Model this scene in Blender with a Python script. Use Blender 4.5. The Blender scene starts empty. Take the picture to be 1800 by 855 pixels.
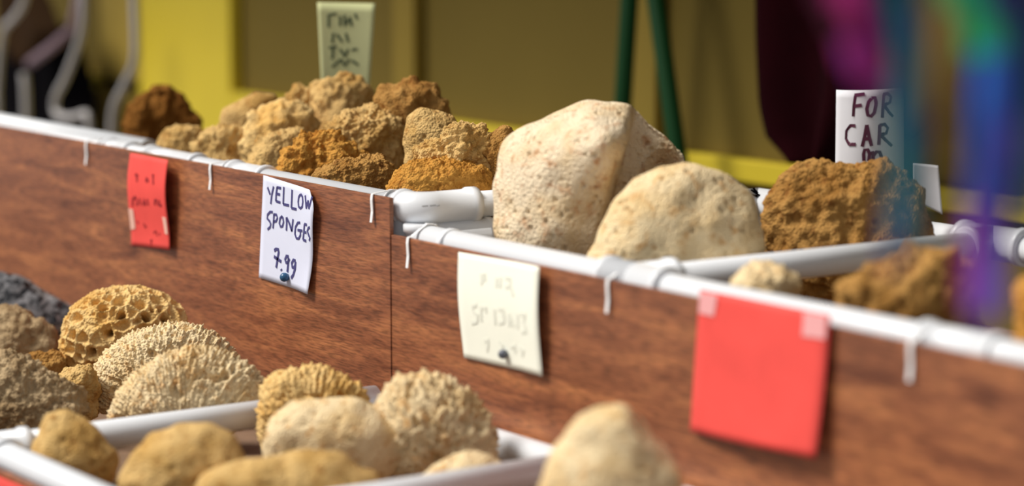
import bpy, bmesh, math, random
import numpy as np
from mathutils import Vector, Matrix, noise

# ------------------------------------------------------------------ camera
S = bpy.context.scene
COL = S.collection
F_PX, HY, VX = 4400.0, -182.0, -2177.0            # focal length, horizon and vanishing point of the panels in px
PITCH = math.atan2(427.5 - HY, F_PX)
TH = math.atan2(900 - VX, math.hypot(F_PX, 427.5 - HY))
FH = Vector((-math.cos(TH), math.sin(TH), 0)); RT = Vector((math.sin(TH), math.cos(TH), 0)); ZZ = Vector((0, 0, 1))
FW = math.cos(PITCH) * FH - math.sin(PITCH) * ZZ
UP = RT.cross(FW)
def ray(u, v): return FW + RT * ((u - 900) / F_PX) - UP * ((v - 427.5) / F_PX)
CAM = Vector((0, 0, .25)) - 3.12 * ray(692, 348)
def hit(u, v, p0, n):
    d = ray(u, v); return CAM + d * ((Vector(p0) - CAM).dot(n) / d.dot(n))
def hy(u, v, y): return hit(u, v, (0, y, 0), Vector((0, 1, 0)))
def hz(u, v, z): return hit(u, v, (0, 0, z), Vector((0, 0, 1)))
def at(u, v, dist): return CAM + ray(u, v) * dist

cd = bpy.data.cameras.new('camera'); cam = bpy.data.objects.new('camera', cd); COL.objects.link(cam)
cd.sensor_width = 36; cd.lens = F_PX / 1800 * 36; cd.clip_start = .05; cd.clip_end = 100
cam.matrix_world = Matrix(((RT.x, UP.x, -FW.x, CAM.x), (RT.y, UP.y, -FW.y, CAM.y), (RT.z, UP.z, -FW.z, CAM.z), (0, 0, 0, 1)))
cd.dof.use_dof = True; cd.dof.focus_distance = 3.27; cd.dof.aperture_fstop = 1.9
S.camera = cam

# ------------------------------------------------------------------ light
S.view_settings.view_transform = 'Standard'; S.view_settings.look = 'None'
S.view_settings.exposure = 0.0; S.view_settings.gamma = 1.0; S.view_settings.use_curve_mapping = False
W = bpy.data.worlds.new('world'); S.world = W; W.use_nodes = True
bg = W.node_tree.nodes['Background']; bg.inputs[0].default_value = (.93, .96, 1.0, 1); bg.inputs[1].default_value = 0.45
sd = bpy.data.lights.new('daylight', 'SUN'); sd.energy = 4.3; sd.angle = math.radians(22); sd.color = (1, .95, .88)
so = bpy.data.objects.new('daylight', sd); COL.objects.link(so); so.location = (-3, -4, 4)
SUND = Vector((.31, .54, -.75))                      # the way the light travels: from the left and above
so.rotation_euler = SUND.to_track_quat('-Z', 'Y').to_euler()

# ------------------------------------------------------------------ materials
def mat(name):
    m = bpy.data.materials.new(name); m.use_nodes = True
    return m, m.node_tree.nodes, m.node_tree.links, m.node_tree.nodes['Principled BSDF']
def plain(name, col, rough=.5, spec=.5, bump=None, var=0., scale=20., stretch=(1, 1, 1)):
    m, N, L, B = mat(name)
    B.inputs['Base Color'].default_value = (*col, 1); B.inputs['Roughness'].default_value = rough
    B.inputs['Specular IOR Level'].default_value = spec
    tc = N.new('ShaderNodeTexCoord'); mp = N.new('ShaderNodeMapping'); mp.inputs['Scale'].default_value = stretch
    L.new(tc.outputs['Object'], mp.inputs[0])
    nz = N.new('ShaderNodeTexNoise'); nz.inputs['Scale'].default_value = scale; nz.inputs['Detail'].default_value = 4
    L.new(mp.outputs[0], nz.inputs['Vector'])
    if var:
        mx = N.new('ShaderNodeMix'); mx.data_type = 'RGBA'
        mx.inputs[6].default_value = tuple(max(0, c * (1 - var)) for c in col) + (1,)
        mx.inputs[7].default_value = tuple(min(1, c * (1 + var)) for c in col) + (1,)
        L.new(nz.outputs[0], mx.inputs[0]); L.new(mx.outputs[2], B.inputs['Base Color'])
    if bump:
        b = N.new('ShaderNodeBump'); b.inputs['Strength'].default_value = bump; b.inputs['Distance'].default_value = .004
        L.new(nz.outputs[0], b.inputs['Height']); L.new(b.outputs[0], B.inputs['Normal'])
    return m
def sponge_mat(name, c1, c2, c3):
    m, N, L, B = mat(name)
    B.inputs['Roughness'].default_value = 1; B.inputs['Specular IOR Level'].default_value = .05
    tc = N.new('ShaderNodeTexCoord'); oi = N.new('ShaderNodeObjectInfo')
    ad = N.new('ShaderNodeVectorMath'); ad.operation = 'ADD'; L.new(tc.outputs['Object'], ad.inputs[0])
    sc = N.new('ShaderNodeVectorMath'); sc.operation = 'SCALE'; sc.inputs[0].default_value = (7, 5, 3); L.new(oi.outputs['Random'], sc.inputs['Scale']); L.new(sc.outputs[0], ad.inputs[1])
    n1 = N.new('ShaderNodeTexNoise'); n1.inputs['Scale'].default_value = 22; n1.inputs['Detail'].default_value = 5; L.new(ad.outputs[0], n1.inputs['Vector'])
    cr = N.new('ShaderNodeValToRGB'); e = cr.color_ramp.elements
    e[0].position = .36; e[0].color = (*c2, 1); e[1].position = .56; e[1].color = (*c1, 1)
    L.new(n1.outputs[0], cr.inputs[0])
    n2 = N.new('ShaderNodeTexNoise'); n2.inputs['Scale'].default_value = 75; n2.inputs['Detail'].default_value = 3; L.new(ad.outputs[0], n2.inputs['Vector'])
    c2r = N.new('ShaderNodeValToRGB'); q = c2r.color_ramp.elements
    q[0].position = .55; q[0].color = (0, 0, 0, 1); q[1].position = .72; q[1].color = (.8, .8, .8, 1)
    L.new(n2.outputs[0], c2r.inputs[0])
    mx = N.new('ShaderNodeMix'); mx.data_type = 'RGBA'; L.new(c2r.outputs[0], mx.inputs[0]); L.new(cr.outputs[0], mx.inputs[6]); mx.inputs[7].default_value = (*c3, 1)
    L.new(mx.outputs[2], B.inputs['Base Color'])
    n3 = N.new('ShaderNodeTexVoronoi'); n3.inputs['Scale'].default_value = 330; L.new(ad.outputs[0], n3.inputs['Vector'])
    b = N.new('ShaderNodeBump'); b.inputs['Strength'].default_value = .7; b.inputs['Distance'].default_value = .003; b.invert = True
    L.new(n3.outputs['Distance'], b.inputs['Height']); L.new(b.outputs[0], B.inputs['Normal'])
    return m
def wood_mat():
    m, N, L, B = mat('mahogany_plywood')
    tc = N.new('ShaderNodeTexCoord'); mp = N.new('ShaderNodeMapping'); mp.inputs['Scale'].default_value = (3.2, 3, 26)
    L.new(tc.outputs['Object'], mp.inputs[0])
    n1 = N.new('ShaderNodeTexNoise'); n1.inputs['Scale'].default_value = 1.6; n1.inputs['Detail'].default_value = 8; n1.inputs['Roughness'].default_value = .62; n1.inputs['Distortion'].default_value = .9
    L.new(mp.outputs[0], n1.inputs['Vector'])
    cr = N.new('ShaderNodeValToRGB'); e = cr.color_ramp.elements
    e[0].position = .30; e[0].color = (.140, .040, .017, 1); e[1].position = .72; e[1].color = (.50, .190, .070, 1)
    k = cr.color_ramp.elements.new(.5); k.color = (.300, .102, .042, 1)
    L.new(n1.outputs[0], cr.inputs[0])
    mp2 = N.new('ShaderNodeMapping'); mp2.inputs['Scale'].default_value = (45, 10, 420); L.new(tc.outputs['Object'], mp2.inputs[0])
    n2 = N.new('ShaderNodeTexNoise'); n2.inputs['Scale'].default_value = 1; n2.inputs['Detail'].default_value = 3; L.new(mp2.outputs[0], n2.inputs['Vector'])
    c2 = N.new('ShaderNodeValToRGB'); q = c2.color_ramp.elements
    q[0].position = .36; q[0].color = (.58, .58, .58, 1); q[1].position = .58; q[1].color = (1.08, 1.08, 1.08, 1); L.new(n2.outputs[0], c2.inputs[0])
    mx = N.new('ShaderNodeMix'); mx.data_type = 'RGBA'; mx.blend_type = 'MULTIPLY'; mx.inputs[0].default_value = 1
    L.new(cr.outputs[0], mx.inputs[6]); L.new(c2.outputs[0], mx.inputs[7]); L.new(mx.outputs[2], B.inputs['Base Color'])
    b = N.new('ShaderNodeBump'); b.inputs['Strength'].default_value = .35; b.inputs['Distance'].default_value = .001
    L.new(n2.outputs[0], b.inputs['Height']); L.new(b.outputs[0], B.inputs['Normal'])
    B.inputs['Roughness'].default_value = .40; B.inputs['Specular IOR Level'].default_value = .7
    return m
M = {}
M['wood'] = wood_mat()
M['tray'] = plain('tray_board', (.20, .12, .07), .8, var=.3, scale=30)
M['pvc'] = plain('white_pvc', (.75, .77, .80), .35, .5, var=.04, scale=12)
M['tie'] = plain('nylon_tie', (.86, .86, .86), .4)
M['ink'] = plain('marker_ink', (.075, .07, .20), .8, .2)
M['ink2'] = plain('maroon_ink', (.11, .02, .05), .7)
M['inkred'] = plain('dark_red_ink', (.30, .006, .012), .7)
M['faint'] = plain('faded_ink', (.80, .81, .70), .8)
M['inkgreen'] = plain('dark_green_ink', (.09, .12, .06), .8)
M['print'] = plain('grey_print', (.35, .36, .38), .7)
M['paper_white'] = plain('bluish_white_paper', (.72, .75, .90), .85, .2, var=.03, scale=40)
M['paper_cream'] = plain('cream_paper', (.94, .95, .82), .85, .2, var=.02, scale=40)
M['paper_red'] = plain('watermelon_red_paper', (.86, .085, .070), .75, .3, var=.22, scale=16)
M['paper_pale'] = plain('pale_yellow_card', (.66, .68, .36), .85, .2, var=.05, scale=20)
M['card'] = plain('white_card', (.80, .80, .84), .7, .3)
M['tape'] = plain('clear_tape', (.88, .42, .42), .25, .6)
M['tack'] = plain('blue_tack', (.02, .09, .19), .3)
M['tackg'] = plain('grey_tack', (.10, .11, .14), .3)
M['wall'] = plain('shaded_wall_paint', (.200, .140, .026), .8, .2, var=.12, scale=2.5)  # yellow wall with its shade put into the base colour
M['yellow'] = plain('yellow_paint', (.78, .60, .035), .5, .4, var=.05, scale=5)
M['batten'] = plain('shaded_yellow_paint', (.31, .215, .035), .7, .2)  # the trim's yellow, dulled in colour to stand for shade
M['green'] = plain('green_paint', (.006, .050, .012), .6, .15)
M['black'] = plain('black_cloth', (.0025, .002, .003), 1, .05)
M['maroon'] = plain('dark_maroon_cloth', (.016, .0015, .003), 1, .05, var=.6, scale=8)
M['concrete'] = plain('concrete', (.30, .28, .26), .9, var=.2, scale=6, bump=.3)
M['roof'] = plain('unseen_roof_boards', (.20, .15, .10), .8, var=.2, scale=5)
M['greytube'] = plain('grey_white_tube', (.46, .44, .44), .4)
# kinds of sponge: cream wool, tan, honey, orange brown, grey brown, dark brown
SP = {'cream': sponge_mat('cream_sponge', (.86, .68, .41), (.79, .57, .29), (.62, .33, .11)),
      'pale': sponge_mat('pale_sponge', (.86, .71, .50), (.78, .60, .37), (.55, .27, .12)),
      'honey': sponge_mat('honey_sponge', (.84, .58, .25), (.76, .46, .15), (.62, .33, .08)),
      'tan': sponge_mat('tan_sponge', (.68, .45, .18), (.54, .32, .10), (.38, .18, .05)),
      'orange': sponge_mat('orange_sponge', (.60, .30, .065), (.46, .20, .035), (.28, .10, .018)),
      'brown': sponge_mat('brown_sponge', (.46, .25, .075), (.33, .16, .04), (.19, .07, .018)),
      'umber': sponge_mat('umber_sponge', (.27, .115, .025), (.19, .07, .013), (.09, .025, .005)),
      'grey': sponge_mat('grey_brown_sponge', (.48, .35, .20), (.32, .215, .11), (.18, .105, .05))}

# ------------------------------------------------------------------ mesh helpers
def link(name, me, m=None, parent=None, smooth=False):
    o = bpy.data.objects.new(name, me); COL.objects.link(o)
    if m: me.materials.append(m)
    if parent: o.parent = parent; o.matrix_parent_inverse = parent.matrix_world.inverted()
    if smooth: me.polygons.foreach_set('use_smooth', [True] * len(me.polygons))
    return o
def obj(name, bm, m, parent=None, smooth=False):
    bmesh.ops.recalc_face_normals(bm, faces=bm.faces)
    me = bpy.data.meshes.new(name); bm.to_mesh(me); bm.free()
    return link(name, me, m, parent, smooth)
def tag(o, label=None, cat=None, group=None, kind=None):
    if label: o['label'] = label
    if cat: o['category'] = cat
    if group: o['group'] = group
    if kind: o['kind'] = kind
    return o
def thing(name, label, cat, loc, group=None):
    o = bpy.data.objects.new(name, None); COL.objects.link(o); o.location = loc; o.empty_display_size = .05
    o.matrix_world = Matrix.Translation(Vector(loc))
    return tag(o, label, cat, group)
def box(bm, a, b, bev=0):
    r = bmesh.ops.create_cube(bm, size=1)
    a, b = Vector(a), Vector(b)
    for v in r['verts']:
        v.co = Vector(((a[i] + b[i]) / 2 + v.co[i] * abs(b[i] - a[i]) for i in range(3)))
    if bev:
        es = list({e for v in r['verts'] for e in v.link_edges})
        bmesh.ops.bevel(bm, geom=es, offset=bev, segments=2, affect='EDGES', profile=.5)
def tube(bm, pts, r, seg=16, cap=True):
    pts = [Vector(p) for p in pts]; rings = []
    rr = r if isinstance(r, (list, tuple)) else [r] * len(pts)
    prev = None
    for i, p in enumerate(pts):
        t = (pts[min(i + 1, len(pts) - 1)] - pts[max(i - 1, 0)]).normalized()
        if prev is None:
            a = t.orthogonal().normalized()
        else:
            a = (prev - t * prev.dot(t)).normalized()
        prev = a; b = t.cross(a)
        rings.append([bm.verts.new(p + (a * math.cos(k * 2 * math.pi / seg) + b * math.sin(k * 2 * math.pi / seg)) * rr[i]) for k in range(seg)])
    for q in range(len(rings) - 1):
        for k in range(seg):
            bm.faces.new((rings[q][k], rings[q][(k + 1) % seg], rings[q + 1][(k + 1) % seg], rings[q + 1][k]))
    if cap:
        bm.faces.new(rings[0][::-1]); bm.faces.new(rings[-1])
def pipe(name, a, b, r, m, parent):
    bm = bmesh.new(); tube(bm, [a, b], r, 24); o = obj(name, bm, m, parent)
    for p in o.data.polygons: p.use_smooth = len(p.vertices) == 4
    return o
PR = .0167                                            # radius of the PVC pipe
def fitting(name, c, dirs, parent, length=.05, r=.0215):
    """moulded pipe fitting: hub and one lipped socket for each direction"""
    bm = bmesh.new(); c = Vector(c)
    bmesh.ops.create_uvsphere(bm, u_segments=24, v_segments=14, radius=r * 1.0, matrix=Matrix.Translation(c))
    for d in dirs:
        ln = length
        if len(d) == 4: ln = d[3]
        d = Vector(d[:3])
        tube(bm, [c, c + d * (ln - .010), c + d * (ln - .0095), c + d * (ln - .001), c + d * ln], [r, r, r + .0022, r + .0022, r + .001], 24)
    o = obj(name, bm, M['pvc'], parent)
    for p in o.data.polygons: p.use_smooth = len(p.vertices) <= 4
    return o
def tie(parent, x, yr, zr, yface, ztop, tail=.034, lean=.004):
    """nylon zip tie: a loop round the rail and a tail hanging down the panel"""
    bm = bmesh.new(); r = PR + .0012; w = .0026; n = 20
    for side in (0,):
        prof = [(yr + math.cos(a) * r, zr + math.sin(a) * r) for a in [math.radians(-150 + k * 300 / n) for k in range(n + 1)]]
    front = [(yr + .006, zr + r), (yr - .004, max(zr + r, ztop) + .001), (yface + .003, ztop + .0016), (yface - .002, ztop + .0008), (yface - .0034, ztop - .006), (yface - .0030, ztop - tail * .6), (yface - .0055, ztop - tail)]
    for path, off in ((prof, 0), (front, .0008)):
        va = []
        for i, (y, z) in enumerate(path):
            k = i / (len(path) - 1); dx = lean * k * k if off else 0
            va.append([bm.verts.new((x - w + dx, y, z)), bm.verts.new((x + w + dx, y, z)), bm.verts.new((x + w + dx, y + .0009, z + .0009)), bm.verts.new((x - w + dx, y + .0009, z + .0009))])
        for i in range(len(va) - 1):
            for k in range(4): bm.faces.new((va[i][k], va[i][(k + 1) % 4], va[i + 1][(k + 1) % 4], va[i + 1][k]))
        bm.faces.new(va[0]); bm.faces.new(va[-1][::-1])
    return obj('pipe_band', bm, M['tie'], parent)

# ------------------------------------------------------------------ the setting
FLOOR = -.78; WALLY = 1.25
def struct(name, bm, m, parent=None):
    o = obj(name, bm, m, parent); 
    if not parent: o['kind'] = 'structure'
    return o
bm = bmesh.new(); box(bm, (-7, -4, FLOOR - .1), (5, WALLY + .2, FLOOR)); struct('floor', bm, M['concrete'])
bm = bmesh.new(); box(bm, (-7, WALLY, FLOOR), (5, WALLY + .1, 1.75)); struct('wall_back', bm, M['wall'])
bm = bmesh.new(); box(bm, (-7, .10, 1.75), (5, WALLY + .1, 1.83)); struct('shade_roof', bm, M['roof'])  # unseen roof added to dim the wall, front edge set for its shadow
# yellow chair rail along the wall
za = hy(1203, 268, WALLY - .03).z; zb = hy(1203, 306, WALLY - .03).z
bm = bmesh.new(); box(bm, (-7, WALLY - .03, zb), (5, WALLY, za), .004); struct('trim_1', bm, M['yellow'])
# broad yellow post and narrow battens standing on the wall
def upright(name, u0, u1, v, y, m, dep):
    a = hy(u0, v, y).x; b = hy(u1, v, y).x
    bm = bmesh.new(); box(bm, (a, y, FLOOR), (b, y + dep, 1.75), .003); return struct(name, bm, m)
upright('trim_2', 246, 404, 100, WALLY - .032, M['yellow'], .03)
M['strip'] = plain('ochre_strip_paint', (.44, .31, .06), .7, .2)
upright('trim_6', 176, 245, 100, WALLY - .03, M['strip'], .028)
upright('trim_3', 690, 727, 80, WALLY - .028, M['batten'], .026)
upright('trim_4', 1108, 1152, 80, WALLY - .028, M['batten'], .026)
bm = bmesh.new(); box(bm, (.75, -1.2, 1.66), (.85, WALLY, 1.75), .004); struct('trim_5', bm, M['roof'])   # rafter that carries the ribbons

# ------------------------------------------------------------------ upper racks
Z1, Z2, YR = .2355, .201, .0250                        # rail heights, rail axis behind the panel
XL, XR, YB = -2.8, 1.5, .575
def rack_tray(parent, x0, x1, zf, slope, yb=.52):
    bm = bmesh.new(); y0, y1 = .045, yb
    f = lambda y: zf + slope * y
    vs = [bm.verts.new(p) for p in [(x0, y0, f(y0)), (x1, y0, f(y0)), (x1, y1, f(y1)), (x0, y1, f(y1))]]
    lo = [bm.verts.new(v.co - Vector((0, 0, .009))) for v in vs]
    bm.faces.new(vs); bm.faces.new(lo[::-1])
    for i in range(4): bm.faces.new((vs[i], lo[i], lo[(i + 1) % 4], vs[(i + 1) % 4]))
    return obj('tray', bm, M['tray'], parent)
TR1 = (.165, .0); TR2 = (.110, .0); YB1 = .36
r1 = thing('sponge_rack', 'tall mahogany plywood sponge bin with a white pipe rim, carrying the yellow sponges notice', 'display rack', (-.9, .25, FLOOR))
bm = bmesh.new(); box(bm, (XL, -.006, -.12), (0, 0, .25), .0008); obj('front_panel', bm, M['wood'], r1)
rail1 = pipe('rail', (XL, YR, Z1), (.0, YR, Z1), PR, M['pvc'], r1)
pipe('rail', (XL, YB1, .148), (-.03, YB1, .148), PR, M['pvc'], r1)
pipe('inner_rail', (XL, .082, Z1), (-.84, .082, Z1), PR, M['pvc'], r1)
pipe('rail', (.016, YR + .05, Z1), (.016, YB1, Z1), PR, M['pvc'], r1)
pipe('rail', (XL, YR, Z1), (XL, YB1, Z1), PR, M['pvc'], r1)
def elbow(name, parent, cx, cy, z, r, bend, la, lb):
    """swept quarter bend from the front rail into the side rail, with a lipped sleeve at each end"""
    bm = bmesh.new(); px_, py_ = cx - bend, cy + bend
    path = [(px_ - la, cy, z), (px_ - la + .0005, cy, z), (px_ - la + .008, cy, z), (px_ - la + .0085, cy, z)]
    path += [(px_ + bend * math.sin(t), py_ - bend * math.cos(t), z) for t in [k * math.pi / 16 for k in range(9)]]
    path += [(cx, py_ + lb - .012, z), (cx, py_ + lb - .0115, z), (cx, py_ + lb - .0005, z), (cx, py_ + lb, z)]
    rr = [r, r + .002, r + .002, r] + [r] * 9 + [r, r + .0024, r + .0024, r]
    tube(bm, path, rr, 28)
    o = obj(name, bm, M['pvc'], parent)
    for p in o.data.polygons: p.use_smooth = len(p.vertices) == 4
    return o
el = elbow('corner_elbow', r1, .016, YR, Z1, .0208, .024, .012, .062)
bm = bmesh.new()                                     # small grey print on the sleeve
for ua, ub, vv in ((742, 752, 363), (755, 766, 362), (768, 773, 362)):
    c_ = Vector((.016, .09, Z1)) + Vector((.0212, 0, 0)); nn_ = Vector((1, 0, 0))
    tube(bm, [hit(ua, vv, c_, nn_), hit(ub, vv - 1, c_, nn_)], .0009, 6)
obj('printed_marks', bm, M['print'], el)
fitting('corner_fitting', (.016, YB1, Z1 + .002), [(-1, 0, 0), (0, -1, 0)], r1, r=.0195)
for x in (XL + .02, -.02):
    for y in (YR, YB1):
        pipe('leg', (x, y, FLOOR), (x, y, Z1 - .01 if y < .1 else .14), PR, M['pvc'], r1)
rack_tray(r1, XL + .04, -.01, *TR1, yb=YB1)
def coupling(parent, x0, x1, y, z):
    bm = bmesh.new(); e = .0025
    tube(bm, [(x0, y, z), (x0 + .001, y, z), (x0 + .008, y, z), (x0 + .0085, y, z), (x1 - .0085, y, z), (x1 - .008, y, z), (x1 - .001, y, z), (x1, y, z)], [PR + .001, PR + .005, PR + .005, PR + e, PR + e, PR + .005, PR + .005, PR + .001], 24)
    o = obj('coupling', bm, M['pvc'], parent)
    for p in o.data.polygons: p.use_smooth = len(p.vertices) == 4
for u0, u1, v in ((165, 207, 245), (238, 322, 262), (384, 442, 292)):
    coupling(rail1, hy(u0, v, 0).x, hy(u1, v, 0).x, YR, Z1)
for u, v in ((153, 262), (371, 300), (655, 352)):
    tie(rail1, hy(u, v, -.006).x, YR, Z1, -.006, .25)

r2 = thing('sponge_rack', 'lower-rimmed mahogany plywood sponge bin with a cream notice and a blank red notice', 'display rack', (.75, .25, FLOOR))
bm = bmesh.new(); box(bm, (.0015, -.005, -.12), (XR, .001, .204), .0008); obj('front_panel', bm, M['wood'], r2)
rail2 = pipe('rail', (.03, YR, Z2), (XR, YR, Z2), PR, M['pvc'], r2)
pipe('rail', (.03, YB, Z2 - .002), (XR, YB, Z2 - .002), PR, M['pvc'], r2)
pipe('rail', (.0225, YR + .02, Z2), (.0225, YB, Z2), PR, M['pvc'], r2)
XD = .467
pipe('divider_rail', (XD, YR, Z2), (XD, YB, Z2), PR, M['pvc'], r2)
fitting('corner_fitting', (.0225, YR, Z2 - .003), [(1, 0, 0, .075), (0, 1, 0, .105), (0, 0, -1, .05), (0, 0, 1, .020)], r2, r=.0195)
rear = fitting('corner_fitting', (.0225, YB, Z2 + .004), [(1, 0, 0), (0, -1, 0), (0, 0, -1)], r2)
bm = bmesh.new()                                     # black print on the rear corner fitting
for (ua, va_), (ub, vb_) in (((1320, 334), (1338, 346)), ((1316, 343), (1332, 345)), ((1324, 331), (1332, 340))):
    c_ = Vector((.0225, YB, Z2)) - FH * .026
    tube(bm, [hit(ua, va_, c_, FH), hit(ub, vb_, c_, FH)], .0016, 6)
obj('printed_marks', bm, M['black'], rear)
fitting('tee_fitting', (XD, YR, Z2), [(1, 0, 0, .055), (-1, 0, 0, .055), (0, 1, 0, .05)], r2)
fitting('tee_fitting', (XD, YB, Z2), [(1, 0, 0, .055), (-1, 0, 0, .055), (0, -1, 0, .05)], r2)
for x in (.0225, XR - .02):
    for y in (YR, YB):
        pipe('leg', (x, y, FLOOR), (x, y, Z2 - .03), PR, M['pvc'], r2)
rack_tray(r2, .05, XR - .05, *TR2)
a = hy(1592, 600, 0).x
coupling(rail2, a, a + .10, YR, Z2)
for u, v in ((717, 440), (1068, 500), (1600, 600)):
    tie(rail2, hy(u, v, -.006).x, YR, Z2, -.005, .204, .036)

# ------------------------------------------------------------------ lower rack
YF, YK, ZL = -.545, -.0285, .0
XA = .007
XB = hz(900, 838, 0).x
r3 = thing('sponge_rack', 'front sponge rack of white pipes set below the mahogany panels', 'display rack', (.3, -.3, FLOOR))
LZ = ZL - .022
pipe('rail', (XL, YF, ZL), (XR, YF, ZL), PR, M['pvc'], r3)
pipe('rail', (XA + .02, YK, LZ + .012), (XR, YK, LZ + .012), PR, M['pvc'], r3)
for x in (XA, XB, XL + .02, XR - .02):
    pipe('divider_rail', (x, YF + .005, ZL), (x, YK - .005, ZL), PR, M['pvc'], r3)
    fitting('tee_fitting', (x, YF, ZL), [(1, 0, 0, .05), (-1, 0, 0, .05), (0, 1, 0, .045)], r3, r=.0195)
for x in (XL + .02, XR - .02):
    for y in (YF, YK - .01):
        pipe('leg', (x, y, FLOOR), (x, y, ZL - .01), PR, M['pvc'], r3)
TZ = -.055
bm = bmesh.new(); box(bm, (XL + .03, YF + .025, TZ - .009), (XR - .03, YK - .025, TZ)); obj('tray', bm, M['tray'], r3)
bm = bmesh.new(); box(bm, (XL, YF - .026, -.25), (XR, YF - .020, -.004), .0008); obj('front_panel', bm, M['wood'], r3)
bm = bmesh.new()                                     # dark ring round the divider beside the front tee
tube(bm, [(XA + math.cos(t) * (PR + .001), hz(28, 775, .01).y, ZL + math.sin(t) * (PR + .001)) for t in [k * math.pi / 8 for k in range(17)]], .0016, 8)
obj('pipe_band', bm, M['tackg'], r3)

# ------------------------------------------------------------------ sponges
ICO = {}
def ico(n):
    if n not in ICO:
        bm = bmesh.new(); bmesh.ops.create_icosphere(bm, subdivisions=n, radius=1)
        bm.verts.ensure_lookup_table()
        v = np.array([x.co[:] for x in bm.verts]); f = np.array([[q.index for q in p.verts] for p in bm.faces]); bm.free()
        ICO[n] = (v, f)
    return ICO[n]
def radial(poly, th):
    """distance from the centre to the outline for each angle, smoothed"""
    P = np.array(poly); n = len(P)
    ang = np.linspace(-math.pi, math.pi, 361)
    r = np.zeros_like(ang)
    for i, a in enumerate(ang):
        d = np.array([math.cos(a), math.sin(a)]); best = 0
        for k in range(n):
            p, q = P[k], P[(k + 1) % n]; e = q - p
            den = d[0] * e[1] - d[1] * e[0]
            if abs(den) < 1e-12: continue
            t = (p[0] * e[1] - p[1] * e[0]) / den; s = (p[0] * d[1] - p[1] * d[0]) / den
            if t > 0 and -1e-6 <= s <= 1 + 1e-6: best = max(best, t)
        r[i] = best
    k = np.hanning(15); k /= k.sum()
    rr = r[:-1]; rr = np.convolve(np.concatenate([rr[-20:], rr, rr[:20]]), k, 'same')[20:-20]
    rr = np.append(rr, rr[0])
    return np.interp(th, ang, rr)
SPONGES = []
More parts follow.
